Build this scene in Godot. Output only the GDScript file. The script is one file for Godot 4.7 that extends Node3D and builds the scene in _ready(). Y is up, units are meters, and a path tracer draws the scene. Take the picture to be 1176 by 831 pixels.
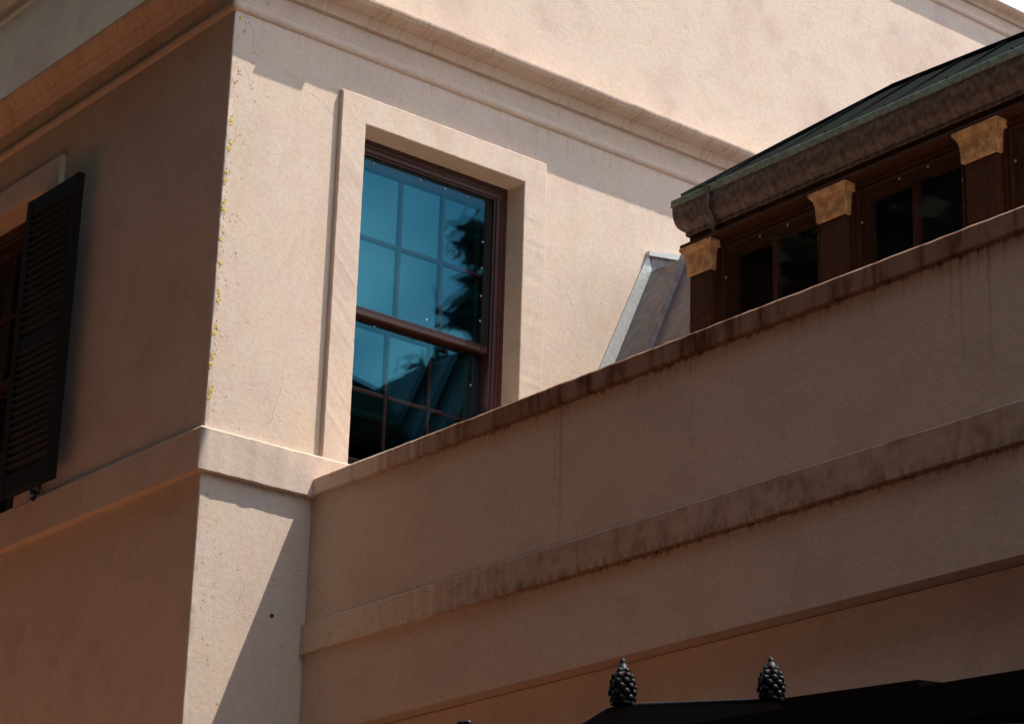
extends Node3D

# Heights in the tables below are measured from the eye; EYE lifts them to metres above the ground.
const EYE := 1.6
var M := {}
var jit := FastNoiseLite.new()
var rng := RandomNumberGenerator.new()
var used := {}

# ---------------------------------------------------------------- helpers
func P(x: float, y: float, z: float) -> Vector3:
	return Vector3(x, y + EYE, z)

func numbered(called: String) -> String:
	var k: int = used.get(called, 0)
	used[called] = k + 1
	return called if k == 0 else "%s_%03d" % [called, k]

func thing(called: String, label: String, category: String, at := Vector3.ZERO, turn := 0.0, group := "") -> Node3D:
	var o := Node3D.new()
	o.name = numbered(called)
	add_child(o)
	o.position = at
	o.rotation.y = turn
	o.set_meta("label", label)
	o.set_meta("category", category)
	if group != "":
		o.set_meta("group", group)
	return o

func begin() -> SurfaceTool:
	var st := SurfaceTool.new()
	st.begin(Mesh.PRIMITIVE_TRIANGLES)
	return st

func mesh_of(st: SurfaceTool) -> ArrayMesh:
	st.generate_normals()
	return st.commit()

func put(called: String, mesh: Mesh, mat: Material, parent: Node, at := Vector3.ZERO) -> MeshInstance3D:
	var o := MeshInstance3D.new()
	o.name = called
	o.mesh = mesh
	o.material_override = mat
	o.position = at
	parent.add_child(o, true)
	return o

func obj(called: String, st: SurfaceTool, mat: Material, parent: Node) -> MeshInstance3D:
	return put(called, mesh_of(st), mat, parent)

func tri(st: SurfaceTool, a: Vector3, b: Vector3, c: Vector3) -> void:
	st.add_vertex(a)
	st.add_vertex(b)
	st.add_vertex(c)

func quad(st: SurfaceTool, a: Vector3, b: Vector3, c: Vector3, d: Vector3) -> void:
	tri(st, a, b, c)
	tri(st, a, c, d)

func flat(st: SurfaceTool) -> void:
	st.set_smooth_group(-1)

# a box between two corners, edges chamfered by c
func box(st: SurfaceTool, lo: Vector3, hi: Vector3, c := 0.0) -> void:
	flat(st)
	if c <= 0.0:
		var v := []
		for i in 8:
			v.append(Vector3(hi.x if i & 1 else lo.x, hi.y if i & 2 else lo.y, hi.z if i & 4 else lo.z))
		for f in [[0, 2, 3, 1], [4, 5, 7, 6], [0, 1, 5, 4], [2, 6, 7, 3], [0, 4, 6, 2], [1, 3, 7, 5]]:
			quad(st, v[f[0]], v[f[1]], v[f[2]], v[f[3]])
		return
	var mid := (lo + hi) / 2.0
	var h := (hi - lo) / 2.0
	c = minf(c, minf(h.x, minf(h.y, h.z)) * 0.6)
	var pt := func(sx: int, sy: int, sz: int, ax: int) -> Vector3:
		var q := Vector3(sx * (h.x - c), sy * (h.y - c), sz * (h.z - c))
		q[ax] = [sx, sy, sz][ax] * h[ax]
		return mid + q
	for ax in 3:
		var b := (ax + 1) % 3
		var d := (ax + 2) % 3
		for s in [-1, 1]:
			var q := []
			for k in [[-1, -1], [1, -1], [1, 1], [-1, 1]]:
				var sg := [0, 0, 0]
				sg[ax] = s
				sg[b] = k[0]
				sg[d] = k[1]
				q.append(pt.call(sg[0], sg[1], sg[2], ax))
			if s > 0:
				quad(st, q[0], q[3], q[2], q[1])
			else:
				quad(st, q[0], q[1], q[2], q[3])
		for s1 in [-1, 1]:
			for s2 in [-1, 1]:
				var q := []
				for k in [[-1, b], [1, b], [1, d], [-1, d]]:
					var sg := [0, 0, 0]
					sg[ax] = k[0]
					sg[b] = s1
					sg[d] = s2
					q.append(pt.call(sg[0], sg[1], sg[2], k[1]))
				if s1 * s2 > 0:
					quad(st, q[0], q[3], q[2], q[1])
				else:
					quad(st, q[0], q[1], q[2], q[3])
	for sx in [-1, 1]:
		for sy in [-1, 1]:
			for sz in [-1, 1]:
				tri(st, pt.call(sx, sy, sz, 0), pt.call(sx, sy, sz, 1), pt.call(sx, sy, sz, 2))

func box_mesh(size: Vector3, c := 0.0) -> ArrayMesh:
	var st := begin()
	box(st, -size / 2.0, size / 2.0, c)
	return mesh_of(st)

# a prism: a polygon in (u, v) extruded; axes given as three vectors from an origin
func prism(st: SurfaceTool, poly: PackedVector2Array, o: Vector3, u: Vector3, v: Vector3, w: Vector3) -> void:
	flat(st)
	var n := poly.size()
	for i in n:
		var a := o + u * poly[i].x + v * poly[i].y
		var b := o + u * poly[(i + 1) % n].x + v * poly[(i + 1) % n].y
		quad(st, a, b, b + w, a + w)
	var t := Geometry2D.triangulate_polygon(poly)
	for k in range(0, t.size(), 3):
		var q := []
		for j in 3:
			q.append(o + u * poly[t[k + j]].x + v * poly[t[k + j]].y)
		tri(st, q[0], q[1], q[2])
		tri(st, q[0] + w, q[2] + w, q[1] + w)

# tube along points
func tube(st: SurfaceTool, pts: Array, radii: Array, sides := 8) -> void:
	st.set_smooth_group(1)
	var rings := []
	var n := pts.size()
	var up := Vector3(0.13, 1, 0.07).normalized()
	for i in n:
		var d: Vector3 = (pts[mini(i + 1, n - 1)] - pts[maxi(i - 1, 0)]).normalized()
		if absf(d.dot(up)) > 0.95:
			up = Vector3(1, 0.1, 0.2).normalized()
		var a := d.cross(up).normalized()
		var b := d.cross(a).normalized()
		up = a.cross(d).normalized()
		var ring := []
		var r: float = radii[mini(i, radii.size() - 1)]
		for k in sides:
			var t := TAU * k / sides
			ring.append(pts[i] + (a * cos(t) + b * sin(t)) * r)
		rings.append(ring)
	for i in n - 1:
		for k in sides:
			var k2 := (k + 1) % sides
			quad(st, rings[i][k], rings[i][k2], rings[i + 1][k2], rings[i + 1][k])
	for k in range(1, sides - 1):
		tri(st, rings[0][0], rings[0][k], rings[0][k + 1])
		tri(st, rings[n - 1][0], rings[n - 1][k + 1], rings[n - 1][k])

# lathe round y: profile of (radius, height)
func lathe(st: SurfaceTool, prof: Array, at: Vector3, sides := 14) -> void:
	st.set_smooth_group(1)
	for i in prof.size() - 1:
		for k in sides:
			var a := TAU * k / sides
			var b := TAU * (k + 1) / sides
			var p: Vector2 = prof[i]
			var q: Vector2 = prof[i + 1]
			var v0 := at + Vector3(cos(a) * p.x, p.y, sin(a) * p.x)
			var v1 := at + Vector3(cos(b) * p.x, p.y, sin(b) * p.x)
			var v2 := at + Vector3(cos(b) * q.x, q.y, sin(b) * q.x)
			var v3 := at + Vector3(cos(a) * q.x, q.y, sin(a) * q.x)
			if p.x < 1e-5:
				tri(st, v0, v3, v2)
			elif q.x < 1e-5:
				tri(st, v0, v2, v1)
			else:
				quad(st, v0, v3, v2, v1)

# points of a polyline every `step` metres: [position, outward vector, distance]
func steps(nodes: Array, step: float) -> Array:
	var out := []
	var dist := 0.0
	for i in nodes.size() - 1:
		var a: Array = nodes[i]
		var b: Array = nodes[i + 1]
		var length: float = (b[0] - a[0]).length()
		var n := maxi(1, int(ceil(length / (b[2] if b.size() > 2 else step))))
		for k in n:
			var t := float(k) / n
			var nn: Vector3 = a[1]
			if k > 0:
				nn = a[3] if a.size() > 3 else b[1]
			out.append([a[0].lerp(b[0], t), nn, dist + length * t])
		dist += length
	var z: Array = nodes[nodes.size() - 1]
	out.append([z[0], z[1], dist])
	return out

# sweep a profile (out, along lift) on a path; each profile segment i has smooth group grp[i]; uv2 = (distance - u0) / ul, profile length / its whole
func sweep(st: SurfaceTool, path: Array, prof: Array, lift: Vector3, grp: Array, amp := 0.0, u0 := 0.0, ul := 1.0, fine := 9.0) -> void:
	var rows := []
	var lens := [0.0]
	for i in prof.size() - 1:
		lens.append(lens[i] + (prof[i + 1] - prof[i]).length())
	for s in path:
		var row := []
		for i in prof.size():
			var q: Vector3 = s[0] + s[1] * prof[i].x + lift * prof[i].y
			if amp > 0.0:
				q += s[1] * jit.get_noise_3dv(q * fine) * amp + lift * jit.get_noise_3dv(q * fine + Vector3(37, 5, 11)) * amp
			row.append(q)
		rows.append(row)
	var total: float = lens[lens.size() - 1]
	for j in rows.size() - 1:
		for i in prof.size() - 1:
			st.set_smooth_group(grp[i] if i < grp.size() else i)
			var ua: float = (path[j][2] - u0) / ul
			var ub: float = (path[j + 1][2] - u0) / ul
			var va: float = lens[i] / total
			var vb: float = lens[i + 1] / total
			for c in [[j, i, ua, va], [j + 1, i, ub, va], [j + 1, i + 1, ub, vb], [j, i, ua, va], [j + 1, i + 1, ub, vb], [j, i + 1, ua, vb]]:
				st.set_uv2(Vector2(c[2], c[3]))
				st.add_vertex(rows[c[0]][c[1]])

# a wall sheet with one rectangular hole: origin o, axes u and v, size, hole rect; back face at -w
func wall(st: SurfaceTool, o: Vector3, u: Vector3, v: Vector3, size: Vector2, hole: Rect2, w: Vector3, shown := Rect2()) -> void:
	# shown: the patch of the wall, in its own metres, that the second texture covers
	flat(st)
	if shown.size.x <= 0.0:
		shown = Rect2(Vector2.ZERO, size)
	var us := [0.0, hole.position.x, hole.end.x, size.x]
	var vs := [0.0, hole.position.y, hole.end.y, size.y]
	for f in [Vector3.ZERO, w]:
		for i in 3:
			for j in 3:
				if i == 1 and j == 1 and hole.size.x > 0.0:
					continue
				var c := []
				for k in [[i, j], [i + 1, j], [i + 1, j + 1], [i, j + 1]]:
					c.append([us[k[0]], vs[k[1]]])
				if c[0][0] == c[1][0] or c[1][1] == c[2][1]:
					continue
				for k in [0, 1, 2, 0, 2, 3]:
					st.set_uv2(Vector2((c[k][0] - shown.position.x) / shown.size.x, 1.0 - (c[k][1] - shown.position.y) / shown.size.y))
					st.add_vertex(o + u * c[k][0] + v * c[k][1] + f)
	var rects := [[0.0, 0.0, size.x, size.y]]
	if hole.size.x > 0.0:
		rects.append([hole.position.x, hole.position.y, hole.end.x, hole.end.y])
	for r in rects:
		var c := [o + u * r[0] + v * r[1], o + u * r[2] + v * r[1], o + u * r[2] + v * r[3], o + u * r[0] + v * r[3]]
		for k in 4:
			st.set_uv2(Vector2(0.5, 0.5))
			quad(st, c[k], c[(k + 1) % 4], c[(k + 1) % 4] + w, c[k] + w)

# ---------------------------------------------------------------- textures and materials
func noise(freq: float, octaves: int, seed_: int, kind := FastNoiseLite.TYPE_SIMPLEX_SMOOTH) -> FastNoiseLite:
	var n := FastNoiseLite.new()
	n.noise_type = kind
	n.frequency = freq
	n.fractal_octaves = octaves
	n.seed = seed_
	return n

func tex(im: Image) -> ImageTexture:
	return ImageTexture.create_from_image(im)

func lin(r: float, g: float, b: float) -> Color:
	return Color(r, g, b).linear_to_srgb()

func plain(called: String, c: Color, rough := 0.8, metal := 0.0) -> StandardMaterial3D:
	var m := StandardMaterial3D.new()
	m.resource_name = called
	m.albedo_color = c
	m.roughness = rough
	m.metallic = metal
	return m

# tiling trowelled sand render: colour grain and relief
func stucco_maps() -> Array:
	var s := 1024
	var a := noise(0.10, 3, 3).get_seamless_image(s, s)
	var b := noise(0.035, 2, 8).get_seamless_image(s, s)
	var c := noise(0.0075, 3, 21).get_seamless_image(s, s)
	var col := Image.create(s, s, false, Image.FORMAT_RGB8)
	var hei := Image.create(s, s, false, Image.FORMAT_R8)
	for y in s:
		for x in s:
			var fa := a.get_pixel(x, y).r
			var fb := b.get_pixel(x, y).r
			var fc := c.get_pixel(x, y).r
			var h := 0.42 * fa + 0.33 * fb + 0.25 * fc
			hei.set_pixel(x, y, Color(h, h, h))
			var v := 0.955 + 0.05 * (fa - 0.5) + 0.05 * (fb - 0.5)
			col.set_pixel(x, y, Color(v, v + 0.02 * (fc - 0.5), v + 0.035 * (fc - 0.5)))
	return [tex(col), tex(hei)]

func blotch_map() -> ImageTexture:
	var s := 512
	var a := noise(0.012, 4, 51).get_seamless_image(s, s)
	var b := noise(0.03, 4, 57).get_seamless_image(s, s)
	var im := Image.create(s, s, false, Image.FORMAT_RGB8)
	for y in s:
		for x in s:
			var fa := a.get_pixel(x, y).r
			var fb := b.get_pixel(x, y).r
			var d := 1.0 - 0.035 * smoothstep(0.5, 0.85, fa) - 0.03 * smoothstep(0.55, 0.8, fb)
			im.set_pixel(x, y, Color(d, d - 0.012 * smoothstep(0.4, 0.8, fa), d - 0.012 * smoothstep(0.45, 0.8, fb)))
	return tex(im)

func stucco(base: Color, maps: Array, over: Texture2D, world_over: bool) -> StandardMaterial3D:
	var m := plain("stucco", base, 0.92)
	m.metallic_specular = 0.25
	m.albedo_texture = maps[0]
	m.heightmap_enabled = true
	m.heightmap_texture = maps[1]
	m.heightmap_scale = 0.125
	m.uv1_triplanar = true
	m.uv1_world_triplanar = true
	m.uv1_triplanar_sharpness = 4.0
	m.uv1_scale = Vector3.ONE * 0.62
	m.uv1_offset = Vector3(0.31, 0.17, 0.43)
	if over:
		m.detail_enabled = true
		m.detail_albedo = over
		m.detail_blend_mode = BaseMaterial3D.BLEND_MODE_MUL
		m.detail_uv_layer = BaseMaterial3D.DETAIL_UV_2
		if world_over:
			m.uv2_triplanar = true
			m.uv2_world_triplanar = true
			m.uv2_scale = Vector3.ONE * 0.21
	return m

# wear on the lit wall, 4 m wide from the arris and 4.4 m high: soft patches, pits, hairline cracks, weak run-off marks
func front_map() -> ImageTexture:
	var w := 1000
	var h := 1100
	var ppm := 250.0
	var im := Image.create(w, h, false, Image.FORMAT_RGB8)
	var a := noise(0.0045, 4, 61)
	var b := noise(0.014, 3, 62)
	var c := noise(0.03, 2, 63)
	for y in h:
		for x in w:
			var d := 1.0 - 0.028 * smoothstep(0.05, 0.5, a.get_noise_2d(x, y)) - 0.018 * smoothstep(0.1, 0.5, b.get_noise_2d(x * 1.6, y * 0.5))
			im.set_pixel(x, y, Color(d, d - 0.012 * smoothstep(0.0, 0.4, b.get_noise_2d(x + 500.0, y)), d - 0.02 * smoothstep(0.0, 0.4, a.get_noise_2d(x, y + 700.0))))
	rng.seed = 31
	var dark := Color(0.62, 0.52, 0.46)
	# pits and specks, denser near the arris
	for k in 300:
		var x := rng.randf_range(0, w)
		if k < 130:
			x = absf(rng.randfn(0, 22)) + 3.0
		var y := rng.randf_range(0, h)
		var rr := rng.randf_range(0.5, 1.3) * (1.4 if k < 40 else 1.0)
		var s := rng.randf_range(0.15, 0.6)
		for yy in range(int(y - 3), int(y + 4)):
			for xx in range(int(x - 3), int(x + 4)):
				soil(im, xx, yy, dark, s * smoothstep(rr + 0.8, rr - 0.4, Vector2(xx - x, yy - y).length()))
	# cracks: start (metres from the arris, metres below the map's top), heading, length
	for q in [[0.70, 0.78, 3.4, 0.5], [0.86, 0.78, 3.9, 0.25], [0.05, 0.36, 1.2, 0.22], [0.06, 0.62, 1.4, 0.16], [1.62, 0.02, 1.5, 0.34], [2.25, 0.05, 1.7, 0.25], [0.42, 2.3, 1.9, 0.3], [0.25, 3.4, 1.3, 0.35], [2.35, 1.2, 1.8, 0.4], [0.03, 1.0, 1.5, 0.14]]:
		var p := Vector2(q[0], q[1]) * ppm
		var go: float = q[2]
		for k in int(q[3] * ppm * 2.0):
			go += rng.randfn(0, 0.16)
			go = lerpf(go, q[2], 0.06)
			p += Vector2(cos(go), sin(go)) * 0.5
			soil(im, int(p.x), int(p.y), dark, 0.14 + 0.16 * c.get_noise_2d(k, q[0] * 90.0))
	# weak run-off below the bead
	for k in 60:
		var x := rng.randf_range(0, w)
		var ln := rng.randf_range(15, 70)
		var hw := rng.randf_range(0.8, 2.2)
		var s := rng.randf_range(0.03, 0.09)
		for y in int(ln):
			for xx in range(int(x - hw * 2.0), int(x + hw * 2.0) + 1):
				soil(im, xx, 82 + y, dark, s * (1.0 - y / ln) * smoothstep(2.0, 0.4, absf(xx - x) / hw))
	return tex(im)

func soil(im: Image, x: int, y: int, c: Color, k: float) -> void:
	if k <= 0.0 or x < 0 or y < 0 or x >= im.get_width() or y >= im.get_height():
		return
	im.set_pixel(x, y, im.get_pixel(x, y).lerp(im.get_pixel(x, y) * c, clampf(k, 0.0, 1.0)))

# grime on the parapet face: 6 m by 1.25 m, drip marks under the coping and under the string course
func parapet_map() -> ImageTexture:
	var w := 1800
	var h := 375
	var ppm := 300.0
	var im := Image.create(w, h, false, Image.FORMAT_RGB8)
	var big := noise(0.006, 4, 71)
	var rag := noise(0.05, 4, 73)
	var gr := noise(0.12, 3, 75)
	for y in h:
		for x in w:
			var f := big.get_noise_2d(x, y * 1.4)
			var d := 0.985 - 0.035 * smoothstep(0.0, 0.5, f) + 0.025 * gr.get_noise_2d(x, y)
			im.set_pixel(x, y, Color(d, d - 0.012, d - 0.02))
	var brown := Color(0.62, 0.5, 0.42)
	var black := Color(0.3, 0.24, 0.2)
	for line in [[0.0, 0.25, 1.0], [0.83, 1.0, 0.8]]:
		var y0 := int(line[0] * ppm)
		for x in w:
			var xm := x / ppm
			var amt: float = smoothstep(line[1], line[1] + 1.6, xm) * line[2]
			var depth := (0.016 + 0.03 * maxf(0.0, rag.get_noise_2d(x, 5)) + 0.03 * maxf(0.0, gr.get_noise_2d(x * 0.6, 90))) * ppm
			for y in int(depth):
				var g := 0.5 + 0.5 * gr.get_noise_2d(x * 1.3, y * 2.0 + y0)
				soil(im, x, y0 + y, brown, amt * (1.0 - y / depth) * (0.5 + g))
				if y < depth * 0.3:
					soil(im, x, y0 + y, black, 0.7 * amt * smoothstep(0.42, 0.7, g))
	var drips := [[1.985, 0.62, 0.013, 0.75], [1.945, 0.5, 0.008, 0.4], [2.03, 0.3, 0.006, 0.35], [2.845, 0.42, 0.005, 0.55], [2.87, 0.2, 0.006, 0.3],
		[4.27, 0.16, 0.006, 0.6], [4.31, 0.30, 0.007, 0.6], [4.36, 0.45, 0.007, 0.75], [4.40, 0.22, 0.006, 0.5], [4.45, 0.2, 0.006, 0.6], [4.50, 0.55, 0.008, 0.75],
		[4.58, 0.15, 0.006, 0.5], [3.44, 0.30, 0.006, 0.35], [3.9, 0.2, 0.005, 0.4], [3.72, 0.16, 0.005, 0.3], [3.1, 0.2, 0.005, 0.3]]
	rng.seed = 5
	for k in 70:
		drips.append([rng.randf_range(1.2, 6.0), rng.randf_range(0.03, 0.14), rng.randf_range(0.003, 0.007), rng.randf_range(0.2, 0.55)])
	for k in 45:
		drips.append([rng.randf_range(1.6, 6.0), rng.randf_range(0.03, 0.16), rng.randf_range(0.003, 0.007), rng.randf_range(0.2, 0.45), 0.83])
	for d in drips:
		var y0: float = d[4] if d.size() > 4 else 0.0
		var ln: float = d[1] * ppm
		for y in int(ln):
			var cx: float = d[0] * ppm + 1.2 * rag.get_noise_2d(d[0] * 400.0, y * 0.5)
			var hw: float = maxf(0.8, d[2] * ppm * (1.0 + 0.3 * gr.get_noise_2d(d[0] * 900.0, y * 0.7)))
			var fade: float = (1.0 - 0.75 * y / ln) * (0.75 + 0.4 * rag.get_noise_2d(y * 1.3, d[0] * 300.0))
			for x in range(int(cx - hw * 1.5), int(cx + hw * 1.5) + 1):
				soil(im, x, int(y0 * ppm) + y, brown, 0.5 * d[3] * fade * smoothstep(1.5, 0.4, absf(x - cx) / hw))
	return tex(im)

# rain-washed dirt on a moulding: u runs along 6 m, v round its profile
func band_map(amount: float, start: float, seed_: int) -> ImageTexture:
	var w := 1800
	var h := 48
	var im := Image.create(w, h, false, Image.FORMAT_RGB8)
	var cols := noise(0.022, 4, seed_)
	var fine := noise(0.11, 3, seed_ + 1)
	var brown := Color(0.56, 0.44, 0.36)
	var black := Color(0.35, 0.27, 0.22)
	for y in h:
		for x in w:
			im.set_pixel(x, y, Color.WHITE)
			var xm := x / 300.0
			var k := smoothstep(start, start + 1.1, xm + 0.5 * cols.get_noise_2d(x * 2.0, 300))
			var f := cols.get_noise_2d(x * 0.8, y * 1.1) + 0.4 * fine.get_noise_2d(x * 0.5, y * 0.5) + 0.25 * fine.get_noise_2d(x * 1.4, y * 1.4)
			soil(im, x, y, brown, amount * k * (0.62 + 0.38 * smoothstep(-0.5, 0.6, f)))
			soil(im, x, y, black, amount * k * (0.38 * smoothstep(0.1, 0.75, f) + 0.5 * smoothstep(0.34, 0.2, y / float(h)) * smoothstep(-0.3, 0.4, fine.get_noise_2d(x * 0.7, 70.0))))
			soil(im, x, y, Color(0.93, 0.85, 0.62), 0.5 * smoothstep(0.3, 0.45, fine.get_noise_2d(x * 0.4, y + 900.0)) * (1.0 - k))
	return tex(im)

# run-off streaks on a cornice: u along 8 m
func streak_map() -> ImageTexture:
	var w := 2048
	var h := 64
	var im := Image.create(w, h, false, Image.FORMAT_RGB8)
	im.fill(Color.WHITE)
	var patch := noise(0.012, 3, 91)
	var wob := noise(0.06, 3, 92)
	for x in w:
		for y in h:
			var f := 0.5 + 0.5 * patch.get_noise_2d(x, 0) + 0.14 * wob.get_noise_2d(x * 2.0, y)
			soil(im, x, y, Color(0.92, 0.86, 0.80), smoothstep(0.35, 0.75, f) * 0.25)
	rng.seed = 12
	var brown := Color(0.55, 0.43, 0.36)
	for k in 900:
		var cx := rng.randf_range(0, w)
		if patch.get_noise_2d(cx, 0) < rng.randf_range(-0.5, 0.25):
			continue
		var hw := rng.randf_range(0.5, 1.5)
		var y0 := rng.randi_range(0, 40)
		var y1 := y0 + rng.randi_range(8, 30)
		var s := rng.randf_range(0.03, 0.15)
		for y in range(y0, mini(y1, h)):
			var c := cx + 2.0 * wob.get_noise_2d(cx, y)
			for x in range(int(c - hw * 2.0), int(c + hw * 2.0) + 1):
				soil(im, x, y, brown, s * smoothstep(2.0, 0.5, absf(x - c) / hw))
	return tex(im)

func grain_metal(called: String, a: Color, b: Color, rough: float, metal: float, scale: float, seed_: int, relief := 0.05) -> StandardMaterial3D:
	var s := 512
	var n1 := noise(0.02, 5, seed_).get_seamless_image(s, s)
	var n2 := noise(0.09, 3, seed_ + 1).get_seamless_image(s, s)
	var im := Image.create(s, s, false, Image.FORMAT_RGB8)
	for y in s:
		for x in s:
			var f := 0.65 * n1.get_pixel(x, y).r + 0.35 * n2.get_pixel(x, y).r
			im.set_pixel(x, y, a.lerp(b, smoothstep(0.3, 0.72, f)))
	var m := plain(called, Color.WHITE, rough, metal)
	m.albedo_texture = tex(im)
	m.uv1_triplanar = true
	m.uv1_world_triplanar = true
	m.uv1_scale = Vector3.ONE * scale
	if relief > 0.0:
		m.heightmap_enabled = true
		m.heightmap_texture = tex(n1)
		m.heightmap_scale = relief
	return m

func make_materials() -> void:
	var maps := stucco_maps()
	var peach := lin(0.69, 0.535, 0.42)
	M.wall = stucco(peach, maps, blotch_map(), true)
	M.front = stucco(peach, maps, front_map(), false)
	M.parapet = stucco(peach, maps, parapet_map(), false)
	M.coping = stucco(peach, maps, band_map(1.0, 0.3, 101), false)
	M.course = stucco(peach, maps, band_map(0.42, 0.7, 131), false)
	M.cornice = stucco(peach, maps, streak_map(), false)
	M.cornice.heightmap_scale = 0.2
	M.deck = grain_metal("deck", lin(0.80, 0.62, 0.46), lin(0.72, 0.55, 0.40), 0.9, 0.0, 0.8, 201)
	M.mahogany = grain_metal("mahogany paint", lin(0.060, 0.017, 0.012), lin(0.045, 0.012, 0.009), 0.45, 0.0, 3.0, 211, 0.02)
	M.mahogany.uv1_scale = Vector3(5, 0.7, 5)
	M.dark_wood = grain_metal("dark brown paint", lin(0.060, 0.022, 0.010), lin(0.036, 0.013, 0.007), 0.6, 0.0, 2.0, 221, 0.03)
	M.dark_wood.metallic_specular = 0.2
	M.capital = grain_metal("ochre capital", lin(0.58, 0.31, 0.13), lin(0.30, 0.145, 0.06), 0.7, 0.0, 1.3, 231, 0.05)
	M.gutter = grain_metal("brown copper", lin(0.15, 0.093, 0.077), lin(0.045, 0.026, 0.022), 0.62, 0.0, 2.2, 241, 0.06)
	M.verdigris = grain_metal("verdigris copper", lin(0.20, 0.24, 0.16), lin(0.11, 0.12, 0.08), 0.6, 0.2, 2.2, 251, 0.04)
	M.roof = grain_metal("weathered copper roof", lin(0.007, 0.013, 0.010), lin(0.013, 0.008, 0.007), 0.9, 0.0, 1.6, 261, 0.05)
	M.roof.metallic_specular = 0.08
	M.tin = grain_metal("brown standing seam metal", lin(0.125, 0.10, 0.10), lin(0.085, 0.066, 0.07), 0.36, 0.4, 1.1, 271, 0.25)
	M.lead = grain_metal("grey flashing", lin(0.46, 0.46, 0.42), lin(0.38, 0.38, 0.35), 0.5, 0.25, 2.5, 281, 0.05)
	M.shutter = grain_metal("black green paint", lin(0.016, 0.013, 0.012), lin(0.012, 0.010, 0.009), 0.6, 0.0, 3.0, 291, 0.02)
	M.iron = plain("black iron", lin(0.011, 0.009, 0.009), 0.42, 0.0)
	M.iron.metallic_specular = 0.3
	M.iron.roughness = 0.5
	M.shutter.metallic_specular = 0.2
	M.canvas = plain("black canvas", lin(0.013, 0.011, 0.011), 0.95)
	M.canvas.metallic_specular = 0.1
	M.screw = plain("zinc screw", lin(0.40, 0.37, 0.33), 0.45, 0.3)
	M.lichen = plain("yellow lichen", lin(0.60, 0.40, 0.06), 0.95)
	M.lichen_pale = plain("pale lichen", lin(0.55, 0.46, 0.24), 0.95)
	M.hole_dark = plain("dark hole", lin(0.02, 0.012, 0.01), 0.9)
	M.room = plain("dark room plaster", lin(0.34, 0.29, 0.24), 0.95)
	M.bark = grain_metal("bark", lin(0.09, 0.065, 0.045), lin(0.045, 0.032, 0.022), 0.95, 0.0, 1.2, 301, 0.4)
	var lf := plain("leaves", Color.WHITE, 0.7)
	lf.vertex_color_use_as_albedo = true
	lf.backlight_enabled = true
	lf.backlight = Color(0.06, 0.08, 0.025)
	M.leaf = lf
	# thin part-mirrors, the reflected sky's blue put into their tint; the storm sheets are slightly wavy
	var orm := Image.create(4, 4, false, Image.FORMAT_RGB8)
	orm.fill(Color(1.0, 0.02, 1.0))
	var g := ORMMaterial3D.new()
	g.resource_name = "filmed acrylic sheet"
	g.orm_texture = tex(orm)
	g.albedo_color = lin(0.024, 0.102, 0.130)
	g.albedo_color.a = 0.55
	g.transparency = BaseMaterial3D.TRANSPARENCY_ALPHA
	g.heightmap_enabled = true
	g.heightmap_texture = tex(noise(0.034, 1, 311).get_seamless_image(64, 64))
	g.heightmap_scale = 0.018
	g.uv1_triplanar = true
	g.uv1_world_triplanar = true
	g.uv1_scale = Vector3.ONE * 0.8
	M.acrylic = g
	var f := ORMMaterial3D.new()
	f.resource_name = "filmed glass"
	f.orm_texture = g.orm_texture
	f.albedo_color = lin(0.065, 0.24, 0.29)
	f.albedo_color.a = 0.9
	f.transparency = BaseMaterial3D.TRANSPARENCY_ALPHA
	M.sky_mirror = f
	var s := plain("window glass", Color(0.2, 0.25, 0.28, 0.05), 0.02)
	s.metallic_specular = 0.35
	s.transparency = BaseMaterial3D.TRANSPARENCY_ALPHA
	M.glass = s
	var br := grain_metal("terracotta paving", lin(0.68, 0.30, 0.14), lin(0.58, 0.255, 0.12), 0.9, 0.0, 0.35, 321, 0.2)
	M.brick = br
	M.ground = grain_metal("asphalt", lin(0.055, 0.050, 0.046), lin(0.038, 0.035, 0.033), 0.9, 0.0, 0.5, 331, 0.1)

# ---------------------------------------------------------------- the main block
func corner_path(xa: float, zb: float, y: float, za := 0.0) -> Array:
	# along the shaded side (z = za) to the corner, then along the lit side (x = 0)
	return steps([
		[P(xa, y, za), Vector3(0, 0, 1)],
		[P(-3.0, y, za), Vector3(0, 0, 1), 0.5],
		[P(0, y, za), Vector3(1, 0, 1), 0.02, Vector3(1, 0, 0)],
		[P(0, y, za - 5.0), Vector3(1, 0, 0), 0.02],
		[P(0, y, zb), Vector3(1, 0, 0), 0.5]], 0.02)

func cornice_profile(k: float) -> Array:
	# (out, up) from the foot of the moulding; k scales it
	var p := [Vector2(-0.02, 0.0), Vector2(0.028, 0.0), Vector2(0.030, 0.006), Vector2(0.052, 0.040), Vector2(0.060, 0.043), Vector2(0.062, 0.050)]
	for i in range(1, 7):
		var t := i / 6.0
		p.append(Vector2(0.062 + 0.098 * sin(t * PI / 2.0), 0.050 + 0.026 * (1.0 - cos(t * PI / 2.0))))
	p.append(Vector2(0.166, 0.080))
	p.append(Vector2(0.168, 0.092))
	p.append(Vector2(0.150, 0.100))
	p.append(Vector2(-0.02, 0.150))
	var q := []
	for v in p:
		q.append(v * k)
	return q

func bead_profile(r: float) -> Array:
	var p := [Vector2(-0.02, -r * 1.25)]
	for i in 9:
		var t := -PI / 2.0 + PI * i / 8.0
		p.append(Vector2(maxf(0.0, cos(t)) * r * 0.95, sin(t) * r * 1.1))
	p.append(Vector2(-0.02, r * 1.15))
	return p

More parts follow.
